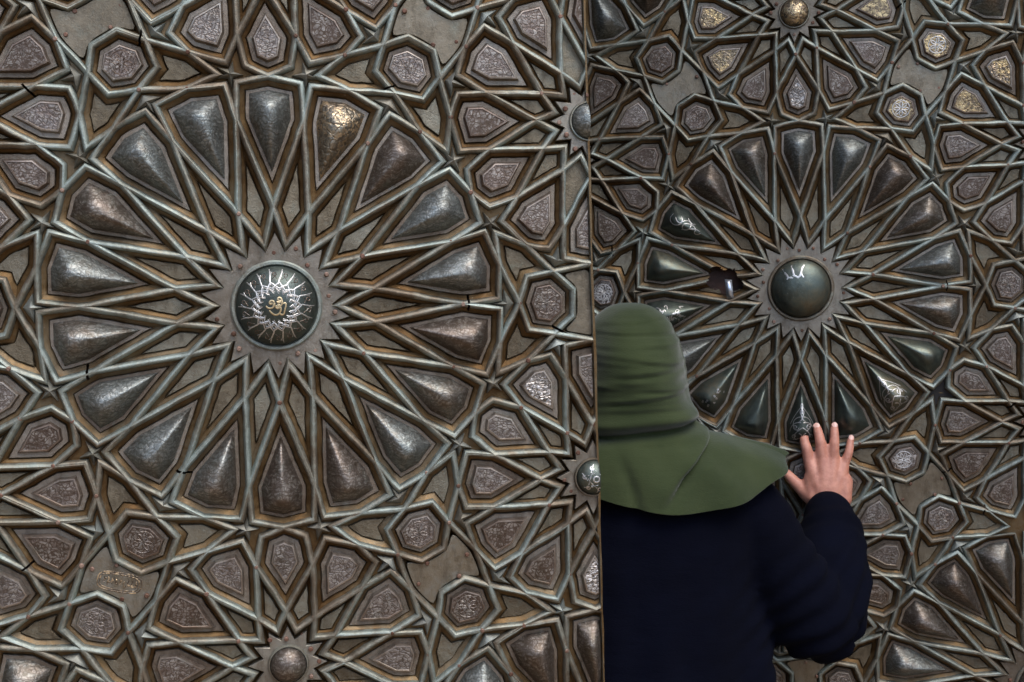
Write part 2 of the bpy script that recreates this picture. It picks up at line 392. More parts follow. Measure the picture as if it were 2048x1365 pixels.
def build_leaf(lf, special):
    XL = .874
    used = {}
    def find(kind, P, c):
        for (k, x, y, what) in special:
            if k == kind and (c - Vector((x, y))).length < used.setdefault((k, x, y), .07): return what
        return None
    cross = {}
    for kind, P0, c in all_cells(.9, lf.y0, lf.y1):
        what = None
        P = [lf.warp(q) for q in P0]
        if area(P) < 0: P = P[::-1]
        F = [False] * len(P)
        cut = any(abs(q.x) > XL + (lf.slope * q.y if q.x > 0 else 0) for q in P)
        for nx in (1, -1):
            if P: P, F = clip_half(P, F, nx, XL, lf.slope if nx > 0 else 0)
        # drop degenerate slivers
        Q, G = [], []
        for i in range(len(P)):
            if (P[i] - P[i - 1]).length > .004 or i == 0: Q.append(P[i]); G.append(F[i])
            else: G[-1] = F[i]
        P, F = Q, G
        if len(P) < 3 or abs(area(P)) < .0006: continue
        cnt_ = [max(1, min(7, round((P[(i + 1) % len(P)] - P[i]).length / .032))) for i in range(len(P))]
        def fin(Q):                                                 # break every side up and let it waver like hand-cut work
            out = []
            for i in range(len(P)):
                j = (i + 1) % len(P)
                for k_ in range(cnt_[i]):
                    t_ = k_ / cnt_[i]; e_ = P[i].lerp(P[j], t_)
                    v = noise.noise_vector(Vector((e_.x * 34 + lf.sd, e_.y * 34, 4.4)))
                    amp = .0003 if F[i] else .0021
                    out.append(Q[i].lerp(Q[j], t_) + Vector((v.x, v.y)) * amp)
            return out
        cc = sum(P, Vector((0, 0))) / len(P)
        # which special treatment?
        for k, x, y, wh in special:
            if k == kind:
                if min((cc - Vector((x, y))).length, (c - Vector((x, y))).length) < .075: what = wh
        k = SCALE[kind]
        dz = rng.uniform(-.0011, .0011)
        rings = [(fin(inset(P, F, d if d <= .0094 else .0094 + (d - .0094) * k)), z + (dz if 0 < i < 10 else 0)) for i, (d, z) in enumerate(PROFILE)]
        fl = kind in ('penta', 'bird')
        if fl: rings = rings[:8]
        if True:
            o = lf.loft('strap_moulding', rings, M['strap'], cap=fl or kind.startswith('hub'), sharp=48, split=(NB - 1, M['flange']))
        if not fl: lf.__dict__.setdefault('mould', []).append(o)
        lf.cells.append((kind, P, F, cc, c, what, rings))
        if cut and kind in ('kite18',) and abs(area(P)) < .01: pass
        # inset panels
        e = .0094 + (.0250 - .0094) * k
        def pan(mat, z=0.0):
            return lf.loft('panel' if 'kite' in kind or kind == 'hept' else 'infill_panel',
                           [(fin(inset(P, F, e)), -.013), (fin(inset(P, F, e + .0003)), -.0040 + z), (fin(inset(P, F, e + .0018)), -.0022 + z)], mat, jit=.02)
        if kind in ('kite18', 'kite12', 'hept'):
            pn = pan(M['panel'])
            bs = inset(P, F, e + (.0098 if kind == 'kite18' else .0125 if kind == 'kite12' else .0105))
            ctr, rad = inner_pt(bs)
            if abs(area(bs)) < .0008 or rad < .012: continue
            if kind == 'kite18':
                m_ = 40
                base = resample(bs, m_)
                sm = smooth_loop(base, rng.choice((7, 12, 18)))
                H = rng.uniform(.052, .062)
                rg = []
                for t in (1, .975, .93, .86, .76, .64, .5, .36, .22, .1):
                    f = min(1, (1 - t) * 3.4) if True else 0
                    rg.append(([ctr + ((a * (1 - f) + b * f) - ctr) * t for a, b in zip(base, sm)], -.0015 + H * (1 - t ** 2.3) ** .92))
                mt_ = M['dome']
                if what in ('dark', 'inlay_scroll', 'inlay_fork', 'inlay_flakes', 'inlay_wild'): mt_ = M['dark']
                if what == 'gold_dome': mt_ = M['gold_dome']
                ob = lf.loft('raised_boss', rg, mt_, pn, apex=(ctr, -.0015 + H), sharp=60, jit=.012)
                if what: lf.__dict__.setdefault('marks', []).append((what, ob, ctr, bs, P, c))
            else:
                hh = rng.uniform(.010, .0135)
                mt_ = M['boss']
                if what in ('gold', 'silver'): mt_ = M[what]
                i2 = lambda d: inset(bs, F if len(F) == len(bs) else [False] * len(bs), d)
                sc_ = 1 if kind == 'kite12' else .8
                ob = lf.loft('engraved_boss', [(bs, -.002), (i2(.0048 * sc_), hh), (i2(.0085 * sc_), hh + .0008), (i2(.0098 * sc_), hh - .0012)], M['boss_side'], pn, jit=.03, sharp=25, split=(3, mt_))
                if what == 'gold': ob['label'] = 'engraved boss with worn gilding'
                if what == 'silver': ob['label'] = 'engraved boss with bright silver ornament'
                if kind == 'hept' and what in (None, 'silver', 'gold'): rosette(lf, ob, ctr, rad * .62, hh, what)
        elif kind in ('arrow', 'loz18', 'loz12'):
            pan(M['infill'], .0014)
        elif kind == 'plate':
            Q = inset(P, F, .0125)
            Q = smooth_loop(resample(Q, 44), 2)
            pl = lf.loft('repair_plate', [(Q, .000), (Q, .0065), (inset_raw(Q, [.0012] * len(Q)), .0075)], M['brass'], jit=.03)
            if lf.key == 'L' and (cc - Vector((-.415, .745))).length < .12: pl['label'] = 'brass plate stamped with a cartouche'; lf.stamp = (pl, cc)
            for q in (P[1], P[4], P[6], P[9]) if len(P) == 10 else ():
                screw(lf, cc + (q - cc) * .74, .0075, pl)
        elif kind in ('penta', 'bird'):
            if what == 'missing': 
                Q = inset(P, F, .013); 
                lf.loft('star_hole', [(inset(P, F, .012), .0028), (inset(P, F, .0125), .0008), (inset(P, F, .0135), .0007)], M['hole'], sharp=30)
                continue
            rf = reflex(P)
            if not cut and len(rf) >= 2:
                corners = [P[i] for i in rf]
                if kind == 'bird':
                    m0 = sum(corners, Vector((0, 0))) / len(corners)
                    corners.append(min((P[i] for i in range(len(P)) if i not in rf), key=lambda q: (q - m0).length))
                ctr = sum(corners, Vector((0, 0))) / len(corners)
                Q = []
                for i, q in enumerate(P):
                    d = q - ctr; L_ = d.length
                    r_ = (.0135 if kind == 'penta' else .0125) if i in rf else min(.037 if kind == 'penta' else .040, .56 * L_)
                    Q.append(ctr + d.normalized() * min(r_, L_ * .8) * rng.uniform(.9, 1.08))
                zb = .0115
                lf.loft('star_ornament' if kind == 'penta' else 'bird_ornament', [(Q, -.002), ([ctr + (q - ctr) * .97 for q in Q], zb - .003), ([ctr + (q - ctr) * .90 for q in Q], zb + .001), ([ctr + (q - ctr) * .5 for q in Q], zb + .0085)], M['star'], apex=(ctr, zb + rng.uniform(.012, .015)), sharp=40, jit=.03)
        elif kind == 'hub18': lf.hub18 = getattr(lf, 'hub18', []) + [(c, cc, cut)]
        elif kind == 'hub12': lf.hub12 = getattr(lf, 'hub12', []) + [(c, cc, cut)]
        for q in P0:
            kq = (round(q.x * 120), round(q.y * 120))
            if not any((kq[0] + a, kq[1] + b) in cross for a in (-1, 0, 1) for b in (-1, 0, 1)): cross[kq] = [q, 0]
            else:
                for a in (-1, 0, 1):
                    for b in (-1, 0, 1):
                        if (kq[0] + a, kq[1] + b) in cross: cross[(kq[0] + a, kq[1] + b)][1] += 1
    # the castings do not quite meet: open joints beside some crossings
    cand = [q for q, cnt in cross.values() if cnt >= 3 and abs(q.x) < .82 and lf.y0 + .1 < q.y < lf.y1 - .1]
    rng.shuffle(cand)
    byv = {}
    for kind, P, F, cc, c, what, rings in lf.cells:
        for i, a in enumerate(P): byv.setdefault((kind, id(P)), P)
    n_gap = 0
    for q in cand:
        w_ = lf.warp(q)
        if (w_ - TEAR).length < .1 and lf.key == 'R': continue
        ends = []
        for kind, P, F, cc, c, what, rings in lf.cells:
            for i in range(len(P)):
                if (P[i] - w_).length < .006 and kind not in ('hub18', 'hub12'): ends.append(P[(i + 1) % len(P)])
        if not ends: continue
        e_ = rng.choice(ends); d = (e_ - w_)
        if d.length < .05: continue
        d.normalize(); g = w_ + d * rng.uniform(.014, .022); g_w = rng.uniform(.0020, .0036); d = (d + Vector((-d.y, d.x)) * rng.uniform(-.4, .4)).normalized()
        for o in lf.mould:
            if min((Vector((v.co.x / R, -(v.co.y - lf.base) / R)) - g).length for v in list(o.data.vertices)[:len(o.data.vertices) // len(PROFILE) + 1]) > .05: continue
            gap(lf, o, g, d, g_w)
        n_gap += 1
        if n_gap >= 8: break
    # rivets where four cells meet
    for q, cnt in cross.values():
        if cnt < 2 or abs(q.x) > .86 + (lf.slope * q.y if q.x > 0 else 0) : continue
        if lf.key == 'R' and (q - TEAR).length < .05: continue
        w_ = lf.warp(q)
        if rng.random() < .16: rivet_hole(lf, w_)
        else: rivet(lf, w_, .0125)
def gap(lf, o, g, d, hw):
    bm = bmesh.new(); bm.from_mesh(o.data)
    c3 = lambda q: Vector((q.x * R, -q.y * R + lf.base, 0)); n3 = Vector((d.x, -d.y, 0)); s3 = Vector((-n3.y, n3.x, 0))
    near = lambda f: any(abs((v.co - c3(g)).dot(s3)) < .024 * R and abs((v.co - c3(g)).dot(n3)) < .05 * R for v in f.verts)
    for sg in (-1, 1):
        fs = [f for f in bm.faces if near(f) and len(f.verts) < 6]
        if not fs: bm.free(); return
        geom = list({e for f in fs for e in f.edges}) + fs + list({v for f in fs for v in f.verts})
        bmesh.ops.bisect_plane(bm, geom=geom, plane_co=c3(g + d * hw * sg), plane_no=n3)
    dead = [f for f in bm.faces if abs((f.calc_center_median() - c3(g)).dot(n3)) < hw * R and abs((f.calc_center_median() - c3(g)).dot(s3)) < .020 * R]
    if dead: bmesh.ops.delete(bm, geom=dead, context='FACES')
    bm.to_mesh(o.data); bm.free()
def reflex(P):
    n = len(P); r = []
    for i in range(n):
        a, b = P[i] - P[i - 1], P[(i + 1) % n] - P[i]
        if a.x * b.y - a.y * b.x < 0: r.append(i)
    return r
def disc(c, r, n, ph=0): return [c + Vector((r * math.cos(ph + 2 * math.pi * i / n), r * math.sin(ph + 2 * math.pi * i / n))) for i in range(n)]
def rivet(lf, q, z, r=None, parent=None, name='rivet'):
    r = r or rng.uniform(.0058, .0076); ph = rng.random() * 6; d = Vector((rng.uniform(-1, 1), rng.uniform(-1, 1))) * .0008
    return lf.loft(name, [(disc(q, r, 8, ph), z - .003), (disc(q + d, r * .92, 8, ph), z + .0040), (disc(q + d, r * .62, 8, ph), z + .0056)], M['rivet'], parent, sharp=30, jit=.12)
def screw(lf, q, z, parent): return rivet(lf, q, z - .0005, rng.uniform(.0058, .0075), parent, 'screw')
def rivet_hole(lf, q):
    r = .0052
    return lf.loft('rivet_hole', [(disc(q, r * 1.35, 10), .0125), (disc(q, r, 10), .0150), (disc(q, r * .8, 10), .0142)], M['hole'], sharp=30)

# ---- engraved and inlaid lines lying on a boss
def ribbon_on(lf, name, lines, width, host, mat, lift=.0006):
    me = host.data
    bvh = BVHTree.FromPolygons([v.co.copy() for v in me.vertices], [tuple(f.vertices) for f in me.polygons])
    V, F = [], []
    for ln in lines:
        if len(ln) < 2: continue
        pts = []
        for q in ln:
            x, y = q.x * R, -q.y * R + lf.base
            hit = bvh.ray_cast(Vector((x, y, 1)), Vector((0, 0, -1)))
            if hit[0] is None: pts.append(None); continue
            pts.append((hit[0], hit[1]))
        run = []
        def flush():
            if len(run) < 2: return
            b0 = len(V)
            for i, (co, no) in enumerate(run):
                a = run[max(0, i - 1)][0]; b = run[min(len(run) - 1, i + 1)][0]
                t = (b - a).normalized(); sd = no.cross(t).normalized()
                wd = width * (.55 if i in (0, len(run) - 1) else 1) * .5
                V.extend([co + sd * wd + no * lift * .2, co + no * lift, co - sd * wd + no * lift * .2])
            for i in range(len(run) - 1):
                o = b0 + 3 * i
                F.append((o, o + 3, o + 4, o + 1)); F.append((o + 1, o + 4, o + 5, o + 2))
        for pnt in pts:
            if pnt is None: flush(); run = []
            else: run.append(pnt)
        flush()
    if F: return mesh_obj(name, V, F, mat, None if host is None else host.parent, 60)
def arc(c, r, a0, a1, n=14): return [c + Vector((r * math.cos(a0 + (a1 - a0) * i / n), r * math.sin(a0 + (a1 - a0) * i / n))) for i in range(n + 1)]
def spiral(c, r0, r1, a0, turns, n=26): return [c + Vector((math.cos(a0 + turns * 6.283 * i / n), math.sin(a0 + turns * 6.283 * i / n))) * (r0 + (r1 - r0) * i / n) for i in range(n + 1)]
def bez(a, b, c, d, n=14):
    return [a * (1 - t) ** 3 + b * 3 * t * (1 - t) ** 2 + c * 3 * t * t * (1 - t) + d * t ** 3 for t in [i / n for i in range(n + 1)]]
def rosette(lf, host, ctr, r, hh, what):
    lines = []; n = rng.choice((6, 8, 8, 10)); ph = rng.random()
    for k in range(n):
        a = ph + k * 6.2832 / n
        d = Vector((math.cos(a), math.sin(a))); s = Vector((-d.y, d.x))
        lines.append(bez(ctr + d * r * .12, ctr + d * r * .5 + s * r * .24, ctr + d * r * .85 + s * r * .2, ctr + d * r * .98, 6))
        lines.append(bez(ctr + d * r * .12, ctr + d * r * .5 - s * r * .24, ctr + d * r * .85 - s * r * .2, ctr + d * r * .98, 6))
    lines.append(arc(ctr, r * 1.12, 0, 6.2832, 21))
    o = ribbon_on(lf, 'rosette', lines, .0011 if what is None else .0017, host, M['silver_wire'] if what else M['boss'], .0005)

def kite_frame(ctr, O_pt, P):
    """axis from the narrow tip (s=0) to the broad end (s=1); returns map(u,v)"""
    tip = min(P, key=lambda q: (q - O_pt).length)
    ax = (ctr - tip).normalized(); L = max((q - tip).dot(ax) for q in P)
    sd = Vector((-ax.y, ax.x))
    return lambda u, v: tip + ax * (L * v) + sd * (L * u)

# ------------------------------------------------------------------ setting
def box(name, x0, x1, y0, y1, z0, z1, mat, parent=None):
    V = [(x, y, z) for x in (x0, x1) for y in (y0, y1) for z in (z0, z1)]
    F = [(0, 1, 3, 2), (4, 6, 7, 5), (0, 4, 5, 1), (2, 3, 7, 6), (0, 2, 6, 4), (1, 5, 7, 3)]
    return mesh_obj(name, V, F, mat, parent, None, False)
g = box('ground', -60, 60, -60, 60, -.3, 0, M['paving']); tag(g, kind='structure')
g = box('wall', -9, 9, -8.4, -8, 0.001, 4.0, M['stone']); tag(g, kind='structure')          # unseen court wall behind the camera, added as reflector for the bronze fronts
g = box('wall', -2.7, -2.2, -1.0, 1.74, 0.001, 6, M['stone']); tag(g, kind='structure')          # unseen side walls, added to darken the leaf sides and side-facing bevels
g = box('wall', 3.3, 3.8, -.3, 2.54, 0.001, 6, M['stone']); tag(g, kind='structure')  # right-hand one, likewise unseen and added for its shading
g = box('wall', -4.5, -.89, 1.76, 2.5, 0.001, 6, M['stone']); tag(g, kind='structure')
g = box('wall', 1.14, 4.5, 2.56, 3.3, 0.001, 6, M['stone']); tag(g, kind='structure')
g = box('wall', -.89, 1.14, 2.0, 3.3, 3.42, 6, M['stone']); tag(g, kind='structure')
g = box('ceiling', -4.5, 4.5, 3.3, 8, 4.2, 4.5, M['room']); tag(g, kind='structure')  # unseen room shell, ceiling and walls, added to block sky light from behind
g = box('wall', -4.5, -4.2, 2.5, 8, 0.001, 4.2, M['room']); tag(g, kind='structure')
g = box('wall', 4.2, 4.5, 3.3, 8, 0.001, 4.2, M['room']); tag(g, kind='structure')
g = box('wall', -4.5, 4.5, 8, 8.3, 0.001, 4.5, M['room']); tag(g, kind='structure')

# ------------------------------------------------------------------ door leaves
def core(lf):
    x = .876 * R; t = 3.36
    V = []; F = []
    def bx(x0, x1, y0, y1, z0, z1):
        b = len(V)
        V.extend([(a - (lf.slope * (c - lf.base) if a > 0 else 0), c, d) for a in (x0, x1) for c in (y0, y1) for d in (z0, z1)])
        F.extend([tuple(b + i for i in f) for f in ((0, 1, 3, 2), (4, 6, 7, 5), (0, 4, 5, 1), (2, 3, 7, 6), (0, 2, 6, 4), (1, 5, 7, 3))])
    bx(-x, x, 0, t, -.062, -.022)
    mesh_obj('wooden_core', V, F, M['core'], lf.root, None, False)
    for nm, y0, y1 in (('lower_sheet', 0, lf.base - lf.y1 * R + .012), ('upper_sheet', lf.base - lf.y0 * R - .012, t)):
        V = []; F = []
        bx(-x, x, y0, y1, -.0218, -.0085); mesh_obj(nm, V, F, M['boss_plate'], lf.root, None, False)
    for sgn in (-1, 1):                                             # the hammered strip nailed over the edge
        n = 90; V = []; F = []
        for i in range(n + 1):
            y = t * i / n; wob = .0022 * noise.noise(Vector((y * 9, sgn, lf.sd))) + .0012 * noise.noise(Vector((y * 33, sgn, lf.sd)))
            for xx, z in ((x - .004, .004), (x + .0022 + wob, .003), (x + .0022 + wob, -.061), (x - .004, -.063)): V.append((sgn * xx - (lf.slope * (y - lf.base) if sgn > 0 else 0), y, z))
        for i in range(n):
            for k in range(3):
                a = 4 * i + k; F.append((a, a + 1, a + 5, a + 4) if sgn > 0 else (a, a + 4, a + 5, a + 1))
        mesh_obj('edge_strip', V, F, M['flange'], lf.root, 30)

def hubs(lf, kinds):
    for tp, lst in (('hub18', getattr(lf, 'hub18', [])), ('hub12', getattr(lf, 'hub12', []))):
        for c0, cc, cut in lst:
            c = lf.warp(c0); n = 18 if tp == 'hub18' else 12
            r1, r0 = (.198, .147) if n == 18 else (.106, .070)
            P = []
            for k in range(n): P += [c + pol(r1 * rng.uniform(.97, 1.03), 360 / n * k), c + pol(r0, 360 / n * (k + .5))]
            if area(P) < 0: P = P[::-1]
            F = [False] * len(P)
            for nx in (1, -1): P, F = clip_half(P, F, nx, .8735, lf.slope if nx > 0 else 0)
            if len(P) < 4: continue
            ins = [.0001 if f else .0015 for f in F]
            pl = lf.loft('star_plate', [(P, -.006), (P, .0085), (inset_raw(P, ins), .0100)], M['boss_plate'], sharp=25)
            for k in range(n):
                rr = r1 * .80 if k % 2 else r1 * .70
                q = c + pol(rr * rng.uniform(.96, 1.03), 360 / n * (k + rng.uniform(-.15, .15)))
                if abs(q.x) < .862 and rng.random() < .85: screw(lf, q, .0095, pl)
            what = kinds.get((tp, round(c0.x, 1), round(c0.y, 1)))
            ro, rd, H = (.122, .107, .062) if n == 18 else (.056, .049, .040)
            seg = 64 if n == 18 else 36
            def rings(prof):
                out = []
                for r, z in prof:
                    D = disc(c, r, seg)
                    D = [Vector((max(-.8735, min(.8735 + lf.slope * q.y, q.x)), q.y)) for q in D]
                    out.append((D, z))
                return out
            col = rings([(ro, .008), (ro * .995, .016), (ro * .965, .0195), (rd * 1.04, .0195), (rd, .013)])
            lf.loft('collar', col, M['strap'], pl, cap=False, sharp=40)
            dm = rings([(rd * math.cos(a), .012 + H * math.sin(a)) for a in [math.radians(d) for d in (0, 8, 17, 26, 35, 44, 53, 62, 71, 79, 85)]])
            mt_ = M['dark'] if what in ('inlay_rays', 'inlay_three', 'inlay_knot') else M['gold_dome'] if what == 'gold' else M['dome']
            if cut: dm = [d for d in dm]
            ob = lf.loft('dome', dm, mt_, pl, apex=(Vector((max(-.8735, min(.8735 + lf.slope * c.y, c.x)), c.y)), .012 + H), sharp=60)
            if what: dome_marks(lf, what, ob, c, rd)

def dome_marks(lf, what, ob, c, rd):
    pt = lambda r, phi: c + pol(rd * r, phi)
    if what == 'inlay_rays':
        L1, L2, L3 = [], [], []
        for k in range(18):
            a = 20 * k + 8
            for dst in ([L1]):
                dst.append([pt(r, a + 2.5 * math.sin(r * 9)) for r in (.56, .66, .76, .86, .93)])
                dst.append([pt(.56, a), pt(.47, a + 9)]); dst.append([pt(.56, a), pt(.49, a - 10)])
                dst.append([pt(.49, a - 10), pt(.40, a + 1), pt(.47, a + 11)])
                dst.append([pt(.43, a - 7), pt(.37, a + 8)])
                dst.append([pt(.62, a), pt(.55, a + 7), pt(.47, a + 20)]); dst.append([pt(.62, a), pt(.55, a - 7), pt(.46, a - 20)])
                dst.append([pt(.50, a + 10), pt(.40, a - 4), pt(.33, a + 4)]); dst.append([pt(.76, a + 1), pt(.86, a + 6)])
            q = pt(.80, a + 10)
            L3.append(arc(q, rd * .045, 0, 6.283, 8))
            d = (q - c).normalized(); s_ = Vector((-d.y, d.x))
            L3.append([q - d * rd * .05, q - d * rd * .12 + s_ * rd * .07]); L3.append([q - d * rd * .05, q - d * rd * .12 - s_ * rd * .07])
        o = lambda x, y: c + Vector((x, y)) * rd
        L2.append(spiral(o(-.12, -.10), .01 * rd, .085 * rd, 0, 1.2)[:-1] + bez(o(-.04, -.12), o(-.02, .04), o(-.2, .08), o(-.25, -.03)))
        L2.append(spiral(o(.07, -.18), .01 * rd, .085 * rd, 1, 1.2) + bez(o(.15, -.16), o(.15, 0), o(.06, .0), o(.02, -.03)))
        L2.append(spiral(o(.05, -.02), .01 * rd, .07 * rd, 2, 1.2) + bez(o(.11, .02), o(.12, .2), o(-.05, .28), o(-.17, .08)))
        L2.append(bez(o(.17, -.08), o(.3, -.14), o(.2, .05), o(.19, .15)) + bez(o(.19, .15), o(.17, .22), o(.10, .2), o(.09, .16)))
        ribbon_on(lf, 'silver_rays', L1, .0022, ob, M['silver_wire'])
        ribbon_on(lf, 'figure_ring', L3, .0017, ob, M['boss'])
        ribbon_on(lf, 'gilt_letters', L2, .0024, ob, M['gold_wire'])
    elif what == 'inlay_three':
        o = lambda x, y: c + Vector((x, y)) * rd
        ribbon_on(lf, 'silver_strokes', [[o(-.62, -.68), o(-.55, -.55), o(-.47, -.45), o(-.46, -.40), o(-.49, -.33)], [o(-.45, -.40), o(-.36, -.40), o(-.29, -.38)],
                  [o(-.33, -.80), o(-.30, -.66), o(-.26, -.50), o(-.24, -.44)], [o(-.30, -.47), o(-.2, -.45), o(-.12, -.40), o(-.06, -.46), o(-.02, -.55)],
                  [o(.10, -.82), o(.03, -.74), o(-.02, -.56), o(.0, -.48), o(.07, -.40)]], .0042, ob, M['silver_wire'])
    else:
        o = lambda x, y: c + Vector((x, y)) * rd
        L = []
        for k in range(6):
            a = math.radians(60 * k + 15); d = Vector((math.cos(a), math.sin(a))); s_ = Vector((-d.y, d.x))
            L.append([c + (d * .30 + s_ * .38) * rd, c + (d * .36) * rd, c + (d * .34 - s_ * .4) * rd])
            L.append([c + d * rd * .45 - s_ * rd * .2, c + d * rd * .7, c + d * rd * .82 + s_ * rd * .12])
            L.append(arc(c + d * rd * .66 - s_ * rd * .05, rd * .10, 0, 5.2, 8))
        L.append(arc(c, rd * .17, 0, 6.283, 12))
        ribbon_on(lf, 'knot_inlay', L, .0024, ob, M['gold_wire'] if what == 'gold' else M['silver_wire'])

def kite_marks(lf):
    for what, ob, ctr, bs, P, c in getattr(lf, 'marks', []):
        if what in ('dark', 'gold_dome'): continue
        O_pt = lf.warp(Vector((0, 0)))
        f = kite_frame(ctr, O_pt, bs); L = []
        if what == 'inlay_scroll':
            for s_ in (1, -1):
                L += [bez(f(0, .30), f(.06 * s_, .36), f(-.05 * s_, .42), f(.0, .47)), bez(f(0, .40), f(.10 * s_, .44), f(-.07 * s_, .54), f(.05 * s_, .60)),
                      spiral(f(.11 * s_, .70), .012, .001, 0, 1.3 * s_, 18), bez(f(0, .52), f(.16 * s_, .52), f(.20 * s_, .72), f(.06 * s_, .76)),
                      bez(f(.02 * s_, .62), f(.10 * s_, .60), f(.19 * s_, .66), f(.20 * s_, .80)), bez(f(0, .70), f(.12 * s_, .78), f(.17 * s_, .86), f(.10 * s_, .93)),
                      bez(f(.06 * s_, .80), f(-.03 * s_, .84), f(.02 * s_, .92), f(.09 * s_, .90)), spiral(f(.13 * s_, .86), .010, .001, 1, 1.2 * s_, 16),
                      bez(f(0, .90), f(.05 * s_, .86), f(.12 * s_, .97), f(.15 * s_, .92)), bez(f(0, .34), f(.09 * s_, .46), f(.15 * s_, .56), f(.19 * s_, .66))]
            wd = .0021
        elif what == 'inlay_fork':
            L += [bez(f(.10, .86), f(-.06, .95), f(-.14, .70), f(.04, .66)), bez(f(.04, .66), f(.14, .62), f(.12, .48), f(.02, .50)),
                  bez(f(.02, .50), f(-.08, .5), f(-.10, .66), f(.02, .62)), bez(f(.02, .62), f(.1, .55), f(.08, .38), f(-.01, .40)),
                  bez(f(-.08, .62), f(-.02, .48), f(.06, .44), f(.03, .32)), bez(f(.12, .72), f(.02, .60), f(-.05, .72), f(.06, .80)),
                  bez(f(-.01, .40), f(-.06, .40), f(-.04, .32), f(.01, .30)), bez(f(.14, .60), f(.10, .54), f(.07, .5), f(.11, .44))]
            wd = .0021
        elif what == 'inlay_wild':
            r_ = random.Random(4)
            for _ in range(20):
                u, v = r_.uniform(-.10, .12), r_.uniform(.38, .82)
                L.append(bez(f(u, v), f(u + r_.uniform(-.1, .1), v + r_.uniform(-.1, .1)), f(u + r_.uniform(-.1, .1), v + r_.uniform(-.1, .1)), f(u + r_.uniform(-.08, .08), v + r_.uniform(-.08, .08)), 9))
            wd = .0024
        else:
            r_ = random.Random(5)
            for _ in range(13):
                u, v = r_.uniform(-.09, .09), r_.uniform(.5, .9)
                L.append([f(u, v), f(u + r_.uniform(-.02, .02), v + r_.uniform(-.015, .02)), f(u + r_.uniform(-.04, .04), v + r_.uniform(-.02, .03))])
            wd = .0052
        o = ribbon_on(lf, 'silver_inlay', L, wd, ob, M['silver_wire'])
M['gold_dome'] = metal('gilt_flecked_dome', [(.13, .10, .075), (.19, .15, .11), (.2, .18, .14)], rough=(.3, .48), bump=.5, engrave=75, verd=.1, gild=(.50, .36, .21))

left = Leaf('L', .17037, Vector((-.36645, 1.93537, CAM_H - .12642)), -.01708, -1.28, 1.32, 'door_leaf',
            'nearer left bronze door leaf with large star, silver and gilt dome at its centre', 'bronze leaves of the double door')
core(left)
build_leaf(left, [('kite18', .182, -.466, 'gold_dome'), ('kite12', .731, .25, 'silver'), ('kite12', .86, .791, 'silver')])
hubs(left, {('hub18', 0, 0): 'inlay_rays', ('hub12', .9, .5): 'inlay_knot', ('hub12', .9, -.5): None})
right = Leaf('R', -.15496, Vector((.61402, 2.66734, CAM_H - .12743)), -.03733, -1.34, 1.68, 'door_leaf',
             'farther right bronze door leaf with a torn hole beside its plain dark dome', 'bronze leaves of the double door')
core(right)
build_leaf(right, [('kite12', x, -y, 'gold') for x, y in ((-.262, .85), (-.287, 1.014), (.722, .782), (.603, .656), (.679, 1.004))] +
           [('hept', .517, -.881, 'gold'), ('hept', .387, -.648, 'gold'), ('kite12', .274, -1.009, 'gold'), ('hept', -.715, .008, 'silver'), ('hept', .371, .635, 'silver'), ('kite12', -.011, -.711, 'silver'),
            ('loz18', -.283, -.0, 'torn'), ('penta', .481, .393, 'missing'),
            ('kite18', -.428, -.258, 'inlay_fork'), ('kite18', -.472, .093, 'inlay_wild'), ('kite18', .004, .502, 'inlay_scroll'), ('kite18', .321, .391, 'inlay_scroll'),
            ('kite18', -.308, .395, 'inlay_flakes'), ('kite18', -.161, .482, 'dark'), ('kite18', -.48, -.08, 'dark'), ('kite18', .17, .48, 'dark'), ('kite18', -.38, .3, 'dark'), ('kite18', .45, .25, 'dark')])
hubs(right, {('hub18', 0, 0): 'inlay_three', ('hub12', 0, -1): 'gold'})
kite_marks(right); kite_marks(left)

# the torn hole beside the great star of the right leaf: the metal is really gone there
def tear(lf):
    for o in list(lf.root.children):
        me = o.data
        if not me or o.name.split('.')[0] not in ('strap_moulding', 'panel', 'infill_panel'): continue
        cs = [(v.co.x / R, -(v.co.y - lf.base) / R) for v in me.vertices]
        if min((x - TEAR.x) ** 2 + (y - TEAR.y) ** 2 for x, y in cs) > .075 ** 2 and (sum(x for x, y in cs) / len(cs) - TEAR.x) ** 2 + (sum(y for x, y in cs) / len(cs) - TEAR.y) ** 2 > .1 ** 2: continue
        bm = bmesh.new(); bm.from_mesh(me)
        bmesh.ops.triangulate(bm, faces=[f for f in bm.faces if len(f.verts) > 4])
        bmesh.ops.subdivide_edges(bm, edges=bm.edges[:], cuts=9, use_grid_fill=True)
        dead = []
        for f in bm.faces:
            c = f.calc_center_median(); x, y = c.x / R - TEAR.x, -(c.y - lf.base) / R - TEAR.y
            r = math.hypot(x, y / 1.1); a = math.atan2(y, x)
            if r < .053 + .012 * math.sin(2 * a + 1) + .007 * math.sin(5 * a) + .009 * noise.noise(Vector((x * 130, y * 130, 0))): dead.append(f)
        if dead: bmesh.ops.delete(bm, geom=dead, context='FACES')
        bm.to_mesh(me); bm.free()
    T = []
    for i in range(7):
        t = i / 6; q = Vector((-.262 + .006 * t, -.040 + .074 * t)); z = .012 + .012 * math.sin(t * 3.0)
        for sx in (-.013, .013): T.append(lf.P3(q + Vector((sx, .15 * sx)), z))
    F = [(2 * i, 2 * i + 2, 2 * i + 3, 2 * i + 1) for i in range(6)]
    tb = mesh_obj('bent_tab', T, F, M['tab'], lf.root, 60); tb['label'] = 'bent bluish metal tab hanging at the torn hole'
    m_ = tb.modifiers.new('thick', 'SOLIDIFY'); m_.thickness = .0012
M['tab'] = metal('bare_steel_tab', [(.4, .42, .45), (.55, .58, .62)], rough=(.25, .4), grime_amt=.3, verd=0, bump=.15)
tear(right)

